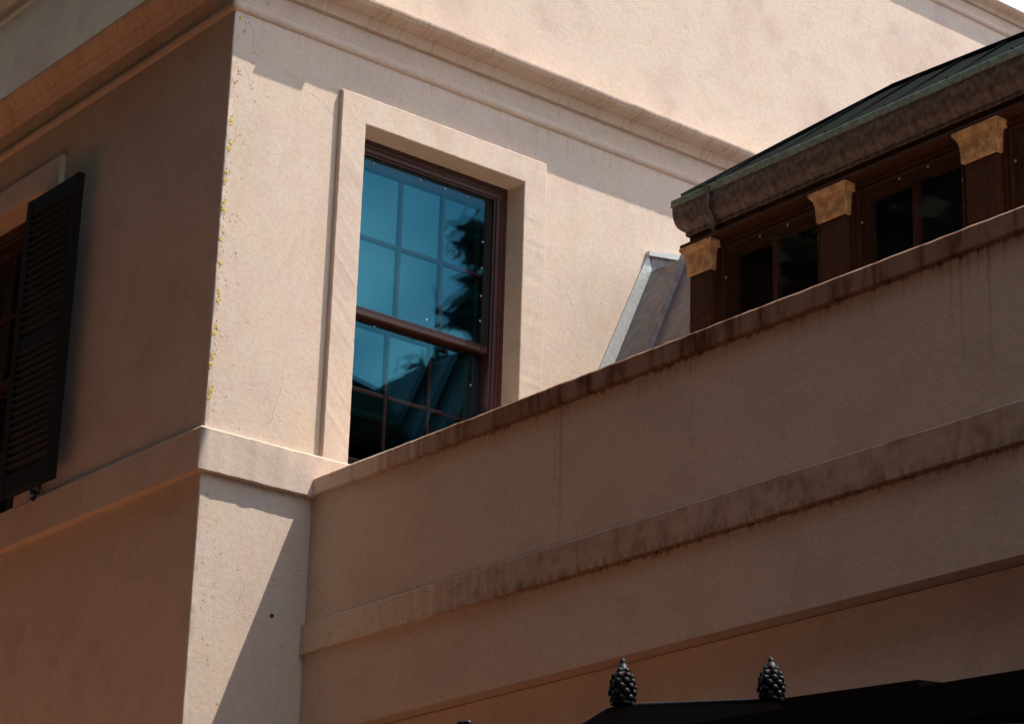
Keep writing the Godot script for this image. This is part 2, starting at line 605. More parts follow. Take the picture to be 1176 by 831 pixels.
func casing(called: String, parent: Node, right: Vector3, out: Vector3, o: Vector3, width: float, height: float) -> void:
	# flat plaster architrave round three sides of an opening; o is the opening's lower corner, `right` its width direction
	var up := Vector3.UP
	var nodes := [
		[o, -right],
		[o + up * height, -right + up, 0.02, up],
		[o + up * height + right * width, right + up, 0.02, right],
		[o + right * width, right, 0.02]]
	var prof := [Vector2(0, -0.19), Vector2(0, 0.029), Vector2(0.004, 0.033), Vector2(0.158, 0.033), Vector2(0.163, 0.028), Vector2(0.164, -0.012)]
	var st := begin()
	sweep(st, steps(nodes, 0.02), prof, out, [1, 2, 3, 4, 5], 0.0022, 0.0, 1.0, 22.0)
	obj(called, st, M.wall, parent)

func ring_frame(st: SurfaceTool, o: Vector3, right: Vector3, out: Vector3, width: float, height: float, prof: Array) -> void:
	# a moulded frame lining an opening; profile runs (inward, out)
	var up := Vector3.UP
	var nodes := [
		[o, right + up],
		[o + up * height, right - up, 3.0, -up],
		[o + up * height + right * width, -right - up, 3.0, -right],
		[o + right * width, -right + up, 3.0, up],
		[o, right + up, 3.0]]
	nodes[0] = [o, right + up, 3.0, right]
	sweep(st, steps(nodes, 3.0), prof, out, [])

func screw_mesh() -> ArrayMesh:
	var st := begin()
	lathe(st, [Vector2(0.0065, 0), Vector2(0.0065, 0.002), Vector2(0.004, 0.004), Vector2(0, 0.005)], Vector3.ZERO, 8)
	return mesh_of(st)

func sash_window(parent: Node, o: Vector3, right: Vector3, out: Vector3, width: float, height: float, storm: bool) -> Node3D:
	# o: lower corner of the opening on the wall plane
	var w := Node3D.new()
	w.name = "sash_window"
	parent.add_child(w, true)
	var at := func(u: float, v: float, d: float) -> Vector3:
		return o + right * u + Vector3.UP * v + out * d
	var bar := func(called: String, u0: float, u1: float, v0: float, v1: float, d0: float, d1: float, mat: Material, c := 0.004) -> MeshInstance3D:
		var a: Vector3 = at.call(u0, v0, d0)
		var b: Vector3 = at.call(u1, v1, d1)
		var st := begin()
		box(st, a.min(b), a.max(b), c)
		return obj(called, st, mat, w)
	var st := begin()
	ring_frame(st, o, right, out, width, height, [Vector2(-0.01, -0.122), Vector2(0.016, -0.122), Vector2(0.018, -0.128), Vector2(0.026, -0.128), Vector2(0.028, -0.121), Vector2(0.040, -0.121), Vector2(0.043, -0.134), Vector2(0.053, -0.136), Vector2(0.055, -0.131), Vector2(0.064, -0.133), Vector2(0.067, -0.15), Vector2(0.072, -0.152), Vector2(0.072, -0.30)])
	obj("frame", st, M.mahogany, w)
	var mid := 0.963 / 1.945 * height
	var top := height - 0.072
	var l := 0.072
	var r := width - 0.072
	for s in [[mid - 0.026, top, -0.168, -0.203], [0.072, mid + 0.02, -0.235, -0.270]]:
		var v0: float = s[0]
		var v1: float = s[1]
		var df: float = s[2]
		var db: float = s[3]
		var upper := df > -0.2
		var rail0 := 0.05 if upper else 0.075
		var rail1 := 0.068 if upper else 0.05
		bar.call("sash_stile", l, l + 0.05, v0, v1, df, db, M.mahogany)
		bar.call("sash_stile", r - 0.05, r, v0, v1, df, db, M.mahogany)
		bar.call("sash_rail", l + 0.05, r - 0.05, v0, v0 + rail0, df, db, M.mahogany)
		bar.call("sash_rail", l + 0.05, r - 0.05, v1 - rail1, v1, df, db, M.mahogany)
		var gl := l + 0.05
		var gr := r - 0.05
		var gb := v0 + rail0
		var gt := v1 - rail1
		var gm := (gb + gt) / 2.0
		for i in 2:
			var c: float = lerpf(gl, gr, (i + 1) / 3.0)
			bar.call("muntin", c - 0.011, c + 0.011, gb, gt, df - 0.006, db + 0.004, M.mahogany)
		for i in 3:
			var a: float = lerpf(gl, gr, i / 3.0) + (0.0115 if i > 0 else 0.0)
			var b: float = lerpf(gl, gr, (i + 1) / 3.0) - (0.0115 if i < 2 else 0.0)
			bar.call("muntin", a, b, gm - 0.011, gm + 0.011, df - 0.007, db + 0.005, M.mahogany)
			for v in [[gb, gm - 0.0115], [gm + 0.0115, gt]]:
				var ps := begin()
				flat(ps)
				# old panes never sit quite square in their putty
				var t1 := rng.randf_range(-0.0012, 0.0012)
				var t2 := rng.randf_range(-0.0012, 0.0012)
				quad(ps, at.call(a, v[0], db + 0.012 + t1), at.call(b, v[0], db + 0.012 + t2), at.call(b, v[1], db + 0.012 - t1), at.call(a, v[1], db + 0.012 - t2))
				obj("pane", ps, M.sky_mirror if storm else M.glass, w)
	if not storm:
		return w
	# the two tinted mirror sheets screwed over the sashes
	var sm := screw_mesh()
	var turn := Basis(Quaternion(Vector3.UP, out))
	for s in [[mid + 0.006, top - 0.002, -0.153, [[0.19, 0.865], [0.515, 0.865], [0.69, 0.865], [0.85, 0.865], [0.972, 0.62], [0.972, 0.46], [0.972, 0.29], [0.972, 0.14], [0.60, 0.045]]],
			[0.085, mid - 0.03, -0.222, [[0.15, 0.03], [0.975, 0.66], [0.975, 0.42], [0.975, 0.2], [0.4, 0.03], [0.7, 0.03], [0.3, 0.83]]]]:
		var ps := begin()
		box(ps, at.call(l + 0.004, s[0], s[2]).min(at.call(r - 0.004, s[1], s[2] - 0.004)), at.call(l + 0.004, s[0], s[2]).max(at.call(r - 0.004, s[1], s[2] - 0.004)), 0.0)
		var flatp := begin()
		flat(flatp)
		quad(flatp, at.call(l + 0.004, s[0], s[2]), at.call(r - 0.004, s[0], s[2]), at.call(r - 0.004, s[1], s[2]), at.call(l + 0.004, s[1], s[2]))
		obj("storm_sheet", flatp, M.acrylic, w)
		for q in s[3]:
			var o2 := put("screw", sm, M.screw, w, at.call(q[0] * width / 1.118, s[0] + q[1], s[2] + 0.0005))
			o2.basis = turn
	return w

func shutter(parent: Node, o: Vector3, width: float, height: float) -> void:
	# louvred leaf, front to +z, lower back corner at o
	var s := Node3D.new()
	s.name = "shutter"
	s.position = o
	parent.add_child(s, true)
	var th := 0.042
	for x in [0.0, width - 0.065]:
		put("stile", box_mesh(Vector3(0.065, height, th), 0.004), M.shutter, s, Vector3(x + 0.0325, height / 2.0, th / 2.0))
	for r in [[0.0, 0.13], [height * 0.47, 0.09], [height - 0.10, 0.10]]:
		put("rail", box_mesh(Vector3(width - 0.13, r[1], th - 0.006), 0.004), M.shutter, s, Vector3(width / 2.0, r[0] + r[1] / 2.0, th / 2.0))
	var sl := box_mesh(Vector3(width - 0.134, 0.068, 0.008), 0.002)
	for span in [[0.13, height * 0.47], [height * 0.47 + 0.09, height - 0.10]]:
		var n := int((span[1] - span[0]) / 0.043)
		for i in n:
			var q := put("slat", sl, M.shutter, s, Vector3(width / 2.0, lerpf(span[0], span[1], (i + 0.5) / n), th / 2.0))
			q.rotation.x = 0.66

func scroll_dog(parent: Node, o: Vector3) -> void:
	var st := begin()
	var pts := []
	var rad := []
	for i in 15:
		var t := i / 14.0 * TAU * 0.95
		var r := 0.010 + 0.020 * (i / 14.0)
		pts.append(o + Vector3(cos(t + 2.6) * r, sin(t + 2.6) * r, 0.05))
		rad.append(0.0065)
	pts.append(o + Vector3(-0.034, 0.05, 0.05))
	rad.append(0.0075)
	pts.append(o + Vector3(-0.032, 0.11, 0.052))
	rad.append(0.007)
	pts.append(o + Vector3(-0.045, 0.135, 0.056))
	rad.append(0.009)
	pts.append(o + Vector3(-0.062, 0.128, 0.056))
	rad.append(0.006)
	tube(st, pts, rad, 7)
	tube(st, [o + Vector3(-0.034, 0.045, 0.05), o + Vector3(0.02, 0.04, 0.052), o + Vector3(0.075, 0.045, 0.054)], [0.007, 0.006, 0.009], 7)
	tube(st, [o + Vector3(0.075, 0.066, 0.054), o + Vector3(0.075, 0.022, 0.054)], [0.0075, 0.006], 7)
	tube(st, [o + Vector3(-0.034, 0.045, -0.005), o + Vector3(-0.034, 0.045, 0.052)], [0.010, 0.008], 7)
	obj("shutter_dog", st, M.iron, parent)

func rounded_corner(st: SurfaceTool, y0: float, y1: float, z0: float) -> void:
	# worn plaster arris where the two faces meet
	var r := 0.008
	var n := int((y1 - y0) / 0.012)
	var rows := []
	for i in n + 1:
		var y: float = lerpf(y0, y1, float(i) / n)
		var row := [P(-0.03, y, z0)]
		for k in 6:
			var t := PI / 2.0 * k / 5.0
			var j := 0.0024 * jit.get_noise_3d(y * 30.0, k * 1.5, 7.0) + 0.003 * jit.get_noise_3d(y * 6.0, 3.0, 1.0)
			if k == 0 or k == 5:
				j *= 0.3
			row.append(P(-r + sin(t) * (r + j), y, z0 - r + cos(t) * (r + j)))
		row.append(P(0, y, z0 - 0.03))
		rows.append(row)
	st.set_smooth_group(3)
	for i in n:
		for k in 7:
			quad(st, rows[i][k], rows[i + 1][k], rows[i + 1][k + 1], rows[i][k + 1])

func build_main() -> void:
	var b := thing("stucco_building", "tall peach stucco building with string course, cornice and mahogany sash window", "building")
	var none := Rect2(0, 0, 0, 0)
	# shaded side wall (z = 0) and lit front wall (x = 0)
	var st := begin()
	var hx := -3.036
	wall(st, P(-9, -EYE, 0), Vector3.RIGHT, Vector3.UP, Vector2(8.97, 8.2), Rect2(hx + 9.0 - 0.08, 4.0 + EYE, 1.118 + 0.16, 1.96 + 0.08), Vector3(0, 0, -0.3))
	obj("side_wall", st, M.wall, b)
	st = begin()
	wall(st, P(0, -EYE, -0.03), Vector3.FORWARD, Vector3.UP, Vector2(8.97, 8.2), Rect2(0.86 - 0.03 - 0.08, 4.0 + EYE, 1.118 + 0.16, 1.96 + 0.08), Vector3(-0.3, 0, 0), Rect2(0, 2.3 + EYE, 4.0, 4.4))
	obj("front_wall", st, M.front, b)
	st = begin()
	rounded_corner(st, -EYE, 6.6, 0.0)
	obj("corner_arris", st, M.wall, b)
	# string course round the corner
	st = begin()
	var band := [Vector2(-0.01, 0.0), Vector2(0.036, 0.0), Vector2(0.041, 0.005), Vector2(0.041, 0.218), Vector2(0.035, 0.226), Vector2(-0.01, 0.232)]
	sweep(st, corner_path(-9, -2.6, 3.788), band, Vector3.UP, [1, 2, 3, 4, 5], 0.005, 0.0, 1.0, 9.0)
	obj("string_course", st, M.wall, b)
	# bead and cornice
	st = begin()
	sweep(st, corner_path(-9, -9, 6.395), bead_profile(0.026), Vector3.UP, [1, 1, 1, 1, 1, 1, 1, 1, 1, 1, 1], 0.0015, 6.0, 8.0, 14.0)
	obj("bead_moulding", st, M.wall, b)
	st = begin()
	sweep(st, corner_path(-9, -9, 6.545), cornice_profile(1.0), Vector3.UP, [1, 2, 3, 3, 4, 5, 5, 5, 5, 5, 5, 5, 6, 7, 8], 0.003, 6.0, 8.0, 9.0)
	obj("cornice", st, M.cornice, b)
	# unseen sheet lying on the cornice edge, above the frame: it notches the cornice's shadow
	st = begin()
	box(st, P(-0.02, 6.647, -0.665), P(0.190, 6.653, -0.352), 0.0)
	obj("unseen_cornice_sheet", st, M.lead, b)
	# set-back upper storey
	var zb := -0.90
	st = begin()
	box(st, P(-8.9, 6.60, -8.9), P(-0.01, 6.66, -0.01))
	obj("ledge", st, M.deck, b)
	st = begin()
	wall(st, P(-9, 6.5, zb), Vector3.RIGHT, Vector3.UP, Vector2(8.68, 2.1), none, Vector3(0, 0, -0.3))
	obj("upper_side_wall", st, M.wall, b)
	st = begin()
	wall(st, P(-0.002, 6.5, zb), Vector3.FORWARD, Vector3.UP, Vector2(8.1, 2.1), none, Vector3(-0.3, 0, 0))
	obj("upper_front_wall", st, M.wall, b)
	st = begin()
	sweep(st, corner_path(-9, -9, 8.466, zb), bead_profile(0.022), Vector3.UP, [1, 1, 1, 1, 1, 1, 1, 1, 1, 1, 1], 0.0012, 3.0, 8.0, 14.0)
	obj("upper_bead_moulding", st, M.wall, b)
	st = begin()
	sweep(st, corner_path(-9, -9, 8.565, zb), cornice_profile(0.60), Vector3.UP, [1, 2, 3, 3, 4, 5, 5, 5, 5, 5, 5, 5, 6, 7, 8], 0.002, 3.0, 8.0, 9.0)
	obj("upper_cornice", st, M.cornice, b)
	st = begin()
	box(st, P(-9, 8.58, -9), P(-0.03, 8.63, zb - 0.02))
	obj("roof", st, M.deck, b)
	# far walls, floor and ceiling close the rooms
	for q in [["back_wall", P(-9.3, -EYE, -9), P(-9.0, 8.55, 0)], ["end_wall", P(-9, -EYE, -9.3), P(0, 8.55, -9.0)]]:
		st = begin()
		box(st, q[1], q[2])
		obj(q[0], st, M.wall, b)
	st = begin()
	box(st, P(-8.9, 3.35, -8.9), P(-0.31, 3.5, -0.31))
	obj("floor_slab", st, M.room, b)
	st = begin()
	box(st, P(-8.9, 3.6, -3.6), P(-0.5, 6.5, -3.5))
	obj("partition", st, M.room, b)
	# window in the lit wall: casing, frame, sashes
	casing("window_casing", b, Vector3.FORWARD, Vector3.RIGHT, P(0, 4.012, -0.86), 1.118, 1.951)
	sash_window(b, P(0, 4.016, -0.86), Vector3.FORWARD, Vector3.RIGHT, 1.118, 1.945, true)
	st = begin()
	box(st, P(-0.32, 3.98, -1.978), P(0.02, 4.02, -0.86), 0.004)
	obj("window_sill", st, M.wall, b)
	# window in the shaded wall with its shutters
	casing("window_casing", b, Vector3.RIGHT, Vector3(0, 0, 1), P(hx, 4.012, 0), 1.118, 1.945)
	sash_window(b, P(hx, 4.016, 0), Vector3.RIGHT, Vector3(0, 0, 1), 1.118, 1.939, false)
	st = begin()
	box(st, P(hx, 3.98, -0.32), P(hx + 1.118, 4.02, 0.02), 0.004)
	obj("window_sill", st, M.wall, b)
	shutter(b, P(-1.941, 4.045, 0.080), 0.592, 1.80)
	shutter(b, P(hx - 0.57, 4.045, 0.080), 0.592, 1.80)
	scroll_dog(b, P(-1.655, 4.015, 0.0))
	scroll_dog(b, P(hx - 0.3, 4.015, 0.0))
	# lichen spots up the arris, lower down a dark disc, a hole's shade put into its colour
	rng.seed = 77
	var yel := begin()
	var pal := begin()
	for q in [[6.413, -0.03, 11], [6.332, -0.036, 7], [5.723, -0.024, 12], [5.598, -0.026, 8], [5.559, -0.027, 11], [5.427, -0.021, 9], [5.376, -0.016, 10], [5.254, -0.019, 8], [5.214, -0.017, 10], [5.09, -0.027, 8], [5.043, -0.015, 9], [4.915, -0.025, 9], [4.752, -0.028, 10], [4.709, -0.026, 9], [4.576, -0.027, 10], [4.531, -0.02, 12], [4.399, -0.02, 11], [4.363, -0.012, 12], [4.223, -0.025, 12], [4.178, -0.013, 9], [6.02, -0.05, 6], [5.95, -0.03, 6]]:
		for k in 7:
			var rr: float = q[2] * 0.001 * (1.15 if k == 0 else rng.randf_range(0.25, 0.7))
			var c := P(0.0, q[0] + (0.0 if k == 0 else rng.randfn(0, 0.012)), q[1] + (0.0 if k == 0 else rng.randfn(0, 0.007)))
			c.z = minf(c.z, -0.008)
			var s2 := yel if k < 4 else pal
			s2.set_smooth_group(1)
			for i in 7:
				var t0 := TAU * i / 7.0
				var t1 := TAU * (i + 1) / 7.0
				var a := c + Vector3(0.0004, cos(t0) * rr, sin(t0) * rr)
				var d := c + Vector3(0.0004, cos(t1) * rr, sin(t1) * rr)
				tri(s2, c + Vector3(0.004, 0, 0), a, d)
	for k in 60:
		var y := rng.randf_range(4.1, 6.3)
		var c := P(0.0, y, -0.02 - absf(rng.randfn(0, 0.012)))
		var rr := rng.randf_range(0.002, 0.006)
		pal.set_smooth_group(1)
		for i in 6:
			var t0 := TAU * i / 6.0
			var t1 := TAU * (i + 1) / 6.0
			tri(pal, c + Vector3(0.003, 0, 0), c + Vector3(0.0004, cos(t0) * rr * 1.8, sin(t0) * rr), c + Vector3(0.0004, cos(t1) * rr * 1.8, sin(t1) * rr))
	var ly := obj("lichen", yel, M.lichen, b)
	ly.set_meta("kind", "stuff")
	ly.set_meta("label", "yellow lichen spots running up the wall corner")
	var lp := obj("lichen", pal, M.lichen_pale, b)
	lp.set_meta("kind", "stuff")
	st = begin()
	lathe(st, [Vector2(0.010, 0), Vector2(0.011, 0.002), Vector2(0.006, 0.0015), Vector2(0.0, 0.0005)], Vector3.ZERO, 9)
	var hole := put("dark_hole_disc", mesh_of(st), M.hole_dark, b, P(0.0005, 3.141, -0.472))  # dark disc in place of a small hole
	hole.rotation.z = -PI / 2.0

# ---------------------------------------------------------------- the wing with the parapet
func build_wing() -> void:
	var w := thing("side_wing", "low shaded peach stucco wing with stained parapet coping and steep brown metal roof", "building")
	var zf := -0.67
	var xe := 9.0
	var st := begin()
	# parapet face down to the beam's underside, mapped for its stains over 6 m
	flat(st)
	for q in [[0.0, 6.0, 2.554, 3.80]]:
		for c in [[q[0], q[2]], [q[1], q[2]], [q[1], q[3]], [q[0], q[2]], [q[1], q[3]], [q[0], q[3]]]:
			st.set_uv2(Vector2(c[0] / 6.0, (3.80 - c[1]) / 1.246))
			st.add_vertex(P(c[0] + 0.001, c[1], zf))
	for k in 1:
		st.set_uv2(Vector2(0.02, 0.5))
		quad(st, P(6.0, 2.554, zf), P(xe, 2.554, zf), P(xe, 3.80, zf), P(6.0, 3.80, zf))
		quad(st, P(0.001, 3.2, zf - 0.28), P(xe, 3.2, zf - 0.28), P(xe, 3.80, zf - 0.28), P(0.001, 3.80, zf - 0.28))
		quad(st, P(0.514, 2.554, zf), P(xe, 2.554, zf), P(xe, 2.554, zf - 0.28), P(0.514, 2.554, zf - 0.28))
		quad(st, P(xe, 2.554, zf), P(xe, 3.80, zf), P(xe, 3.80, zf - 0.28), P(xe, 2.554, zf - 0.28))
	obj("parapet_wall", st, M.parapet, w)
	st = begin()
	box(st, P(0.001, -EYE, zf - 0.28), P(0.514, 2.5535, zf), 0.003)
	obj("corner_pier", st, M.wall, w)
	st = begin()
	box(st, P(0.516, -EYE, zf - 0.30), P(xe, 2.55, zf - 0.095))
	obj("recessed_wall", st, M.wall, w)
	st = begin()
	box(st, P(xe, -EYE, -9.0), P(xe + 0.3, 3.8, zf - 0.002))
	obj("end_wall", st, M.wall, w)
	# coping
	st = begin()
	var path := steps([[P(0.036, 3.795, zf), Vector3(0, 0, 1)], [P(6.0, 3.795, zf), Vector3(0, 0, 1), 0.018], [P(xe, 3.795, zf), Vector3(0, 0, 1), 0.5]], 0.02)
	sweep(st, path, [Vector2(-0.30, 0.0), Vector2(0.022, 0.0), Vector2(0.026, 0.004), Vector2(0.027, 0.084), Vector2(0.022, 0.093), Vector2(0.012, 0.097), Vector2(-0.30, 0.104), Vector2(-0.31, 0.05), Vector2(-0.30, 0.0)], Vector3.UP, [1, 2, 3, 4, 4, 4, 6, 7], 0.0032, 0.0, 6.0, 7.0)
	obj("coping", st, M.coping, w)
	st = begin()
	path = steps([[P(0.001, 2.972, zf), Vector3(0, 0, 1)], [P(6.0, 2.972, zf), Vector3(0, 0, 1), 0.018], [P(xe, 2.972, zf), Vector3(0, 0, 1), 0.5]], 0.02)
	sweep(st, path, [Vector2(-0.01, 0.0), Vector2(0.020, 0.0), Vector2(0.023, 0.003), Vector2(0.023, 0.150), Vector2(0.018, 0.156), Vector2(-0.01, 0.166)], Vector3.UP, [1, 2, 3, 4, 5], 0.003, 0.0, 6.0, 7.0)
	obj("string_course", st, M.course, w)
	# terrace behind the parapet, out of view, raised and pale to light the window
	st = begin()
	box(st, P(0.002, 3.6, -9.0), P(xe - 0.002, 3.84, zf - 0.312))
	obj("unseen_terrace_deck", st, M.deck, w)
	# steep standing-seam roof: its face rises away from the terrace
	var face := func(x: float, y: float, lift := 0.0) -> Vector3:
		return P(x, y, -2.699 - (y - 5.056) * 0.4235) + Vector3(0, 0.39, 0.921) * lift
	var seams := [0.012, 0.325, 0.655, 0.985, 1.315, 1.645, 1.975]
	for i in seams.size() - 1:
		st = begin()
		st.set_smooth_group(1)
		var nu := 6
		var nv := 16
		for a in nu:
			for c in nv:
				var q := []
				for k in [[a, c], [a + 1, c], [a + 1, c + 1], [a, c + 1]]:
					var x: float = lerpf(seams[i] + 0.001, seams[i + 1] - 0.001, float(k[0]) / nu)
					var y: float = lerpf(3.2, 5.695, float(k[1]) / nv)
					q.append(face.call(x, y, 0.006 * jit.get_noise_3d(x * 7.0, y * 2.2, 3.0) * sin(PI * k[0] / nu)))
				quad(st, q[0], q[1], q[2], q[3])
		obj("roof_panel", st, M.tin, w)
		if i > 0:
			st = begin()
			var x: float = seams[i]
			prism(st, PackedVector2Array([Vector2(-0.009, 0), Vector2(0.009, 0), Vector2(0.006, 0.042), Vector2(-0.006, 0.042)]), face.call(x, 3.2), Vector3.RIGHT, Vector3(0, 0.39, 0.921), face.call(x, 5.70) - face.call(x, 3.2))
			obj("standing_seam", st, M.tin, w)
	# far roof plane closing behind, and flat top
	st = begin()
	flat(st)
	quad(st, face.call(1.98, 3.2), face.call(xe, 3.2), face.call(xe, 5.68), face.call(1.98, 5.68))
	quad(st, face.call(0.0, 5.68, -0.02), face.call(xe, 5.68, -0.02), P(xe, 5.72, -9), P(0.0, 5.72, -9))
	obj("roof_deck", st, M.tin, w)
	# upstand flashing where that roof meets the lit wall
	st = begin()
	var lo := [P(0.004, 5.808, -2.948), P(0.004, 3.25, -1.80), P(0.004, 3.2, -1.905), P(0.004, 5.703, -2.973)]
	var th := Vector3(0.010, 0, 0)
	flat(st)
	quad(st, lo[0] + th, lo[1] + th, lo[2] + th, lo[3] + th)
	quad(st, lo[0], lo[1], lo[1] + th, lo[0] + th)
	quad(st, lo[0], lo[3], lo[3] + th, lo[0] + th)
	quad(st, lo[2], lo[3], lo[3] + th, lo[2] + th)
	obj("raked_flashing", st, M.lead, w)
	st = begin()
	prism(st, PackedVector2Array([Vector2(0, 0), Vector2(0.5, 0.08), Vector2(0.5, 0.045), Vector2(0, -0.03)]), P(0.004, 5.812, -2.935), Vector3.FORWARD, Vector3.UP, Vector3(0.03, 0, 0))
	obj("cap_flashing", st, M.lead, w)
	st = begin()
	box(st, P(0.003, 5.66, -3.45), P(0.012, 5.80, -2.97))
	obj("apron_flashing", st, M.tin, w)

# ---------------------------------------------------------------- the dormer on the terrace
func build_dormer() -> void:
	var d := thing("roof_dormer", "dark brown glazed dormer with ochre capitals and green-edged copper gutter above the parapet", "dormer")
	var zf := -1.72
	var xl := 1.70
	var xr := 4.70
	var st: SurfaceTool
	# piers with capitals
	for x in [[1.700, 1.850], [2.602, 2.770], [3.506, 3.694], [4.43, 4.62]]:
		var pier := Node3D.new()
		pier.name = "pilaster"
		d.add_child(pier, true)
		st = begin()
		box(st, P(x[0], 3.2, zf - 0.14), P(x[1], 4.83, zf), 0.004)
		obj("shaft", st, M.dark_wood, pier)
		st = begin()
		var cx: float = (x[0] + x[1]) / 2.0
		var hw: float = (x[1] - x[0]) / 2.0
		var rings := []
		for q in [[0.002, 4.800], [0.010, 4.806], [0.012, 4.845], [0.014, 4.885], [0.022, 4.915], [0.034, 4.932], [0.038, 4.938], [0.038, 4.952]]:
			rings.append([P(cx - hw - q[0], q[1], zf + q[0]), P(cx + hw + q[0], q[1], zf + q[0]), P(cx + hw + q[0], q[1], zf - 0.13), P(cx - hw - q[0], q[1], zf - 0.13)])
		flat(st)
		for i in rings.size() - 1:
			for k in 4:
				quad(st, rings[i][k], rings[i][(k + 1) % 4], rings[i + 1][(k + 1) % 4], rings[i + 1][k])
		quad(st, rings[0][0], rings[0][3], rings[0][2], rings[0][1])
		obj("capital", st, M.capital, pier)
	# architrave, frieze, ogee gutter, swept round the left corner
	var run := func(y: float) -> Array:
		return steps([[P(xl, y, -3.6), Vector3(-1, 0, 0)], [P(xl, y, zf), Vector3(-1, 0, 1), 0.3, Vector3(0, 0, 1)], [P(xr, y, zf), Vector3(1, 0, 1), 0.03, Vector3(1, 0, 0)], [P(xr, y, -3.6), Vector3(1, 0, 0), 0.3]], 0.05)
	st = begin()
	sweep(st, run.call(0.0), [Vector2(-0.12, 4.952), Vector2(0.030, 4.952), Vector2(0.036, 4.960), Vector2(0.034, 4.972), Vector2(0.010, 4.985), Vector2(0.0, 4.990), Vector2(0.0, 5.03), Vector2(-0.12, 5.03)], Vector3.UP, [], 0.001)
	obj("frieze", st, M.dark_wood, d)
	var gut := Node3D.new()
	gut.name = "gutter"
	d.add_child(gut, true)
	st = begin()
	sweep(st, run.call(0.0), [Vector2(-0.05, 5.018), Vector2(0.010, 5.018), Vector2(0.014, 5.024), Vector2(0.014, 5.040), Vector2(0.020, 5.044), Vector2(0.034, 5.054), Vector2(0.046, 5.070), Vector2(0.054, 5.090), Vector2(0.059, 5.112), Vector2(0.063, 5.135), Vector2(0.064, 5.158), Vector2(0.064, 5.178)], Vector3.UP, [1, 2, 3, 4, 5, 5, 5, 5, 5, 5, 5], 0.003, 0, 1, 12.0)
	obj("trough", st, M.gutter, gut)
	st = begin()
	sweep(st, run.call(0.0), [Vector2(0.060, 5.177), Vector2(0.068, 5.178), Vector2(0.070, 5.182), Vector2(0.068, 5.214), Vector2(0.066, 5.218), Vector2(-0.08, 5.214), Vector2(-0.08, 5.17)], Vector3.UP, [1, 2, 3, 4, 5, 6], 0.0016, 0, 1, 12.0)
	obj("lip", st, M.verdigris, gut)
	for x in [1.90, 4.5]:
		st = begin()
		var pts := []
		for q in [[0.070, 5.215], [0.074, 5.17], [0.068, 5.135], [0.068, 5.10], [0.066, 5.07], [0.045, 5.045], [0.026, 5.03], [0.022, 5.00], [0.012, 4.975]]:
			pts.append(P(x + 0.008 * sin(q[1] * 60.0), q[1], zf + q[0] + 0.002))
		tube(st, pts, [0.016, 0.012, 0.017, 0.013, 0.018, 0.014, 0.017, 0.012, 0.008], 7)
		obj("bracket", st, M.gutter, gut)
	# storm windows between the piers
	var sm := screw_mesh()
	for g in [[1.85, 2.602], [2.770, 3.506], [3.694, 4.43]]:
		var win := Node3D.new()
		win.name = "window"
		d.add_child(win, true)
		var wd: float = g[1] - g[0]
		st = begin()
		ring_frame(st, P(g[0], 3.2, zf), Vector3.RIGHT, Vector3(0, 0, 1), wd, 1.752, [Vector2(-0.004, -0.03), Vector2(0.022, -0.03), Vector2(0.024, -0.044), Vector2(0.034, -0.046), Vector2(0.036, -0.036), Vector2(0.044, -0.036), Vector2(0.046, -0.06), Vector2(0.075, -0.062), Vector2(0.075, -0.13)])
		obj("frame", st, M.dark_wood, win)
		st = begin()
		box(st, P((g[0] + g[1]) / 2.0 - 0.018, 3.26, zf - 0.11), P((g[0] + g[1]) / 2.0 + 0.018, 4.88, zf - 0.075), 0.003)
		obj("mullion", st, M.dark_wood, win)
		st = begin()
		flat(st)
		quad(st, P(g[0] + 0.03, 3.24, zf - 0.052), P(g[1] - 0.03, 3.24, zf - 0.052), P(g[1] - 0.03, 4.912, zf - 0.052), P(g[0] + 0.03, 4.912, zf - 0.052))
		obj("pane", st, M.glass, win)
		for q in [[0.06, 4.75], [0.06, 4.45], [0.30, 4.895], [wd - 0.26, 4.895], [wd - 0.055, 4.76], [wd - 0.055, 4.5], [0.06, 4.15]]:
			var o := put("screw", sm, M.screw, win, P(g[0] + q[0], q[1], zf - 0.051))
			o.rotation.x = PI / 2.0
	# side cheeks, back
	st = begin()
	box(st, P(xl + 0.01, 3.2, -3.5), P(xl + 0.06, 5.02, zf - 0.141))
	obj("cheek", st, M.dark_wood, d)
	st = begin()
	box(st, P(xr - 0.06, 3.2, -3.5), P(xr - 0.01, 5.02, zf - 0.141))
	obj("cheek", st, M.dark_wood, d)
	st = begin()
	box(st, P(xl + 0.061, 3.2, -3.5), P(xr - 0.061, 5.1, -3.4))
	obj("back_wall", st, M.room, d)
	# low hipped copper roof
	var apex := P(2.422, 5.833, -2.45)
	var fl := P(1.700, 5.221, -1.665)
	var fr := P(4.85, 5.221, -1.665)
	var bl := P(1.700, 5.221, -3.6)
	var br := P(4.85, 5.221, -3.6)
	st = begin()
	flat(st)
	tri(st, fl, apex, fr)
	tri(st, fl, bl, apex)
	tri(st, bl, br, apex)
	tri(st, fr, apex, br)
	quad(st, fl, fr, br, bl)
	var rf := obj("roof", st, M.roof, d)
	for h in [[fl, apex], [apex, fr], [bl, apex], [br, apex]]:
		st = begin()
		tube(st, [h[0] + Vector3(0, 0.004, 0), h[0].lerp(h[1], 0.5) + Vector3(0, 0.006, 0), h[1] + Vector3(0, 0.004, 0)], [0.016, 0.016, 0.016], 7)
		obj("hip_roll", st, M.roof, rf)
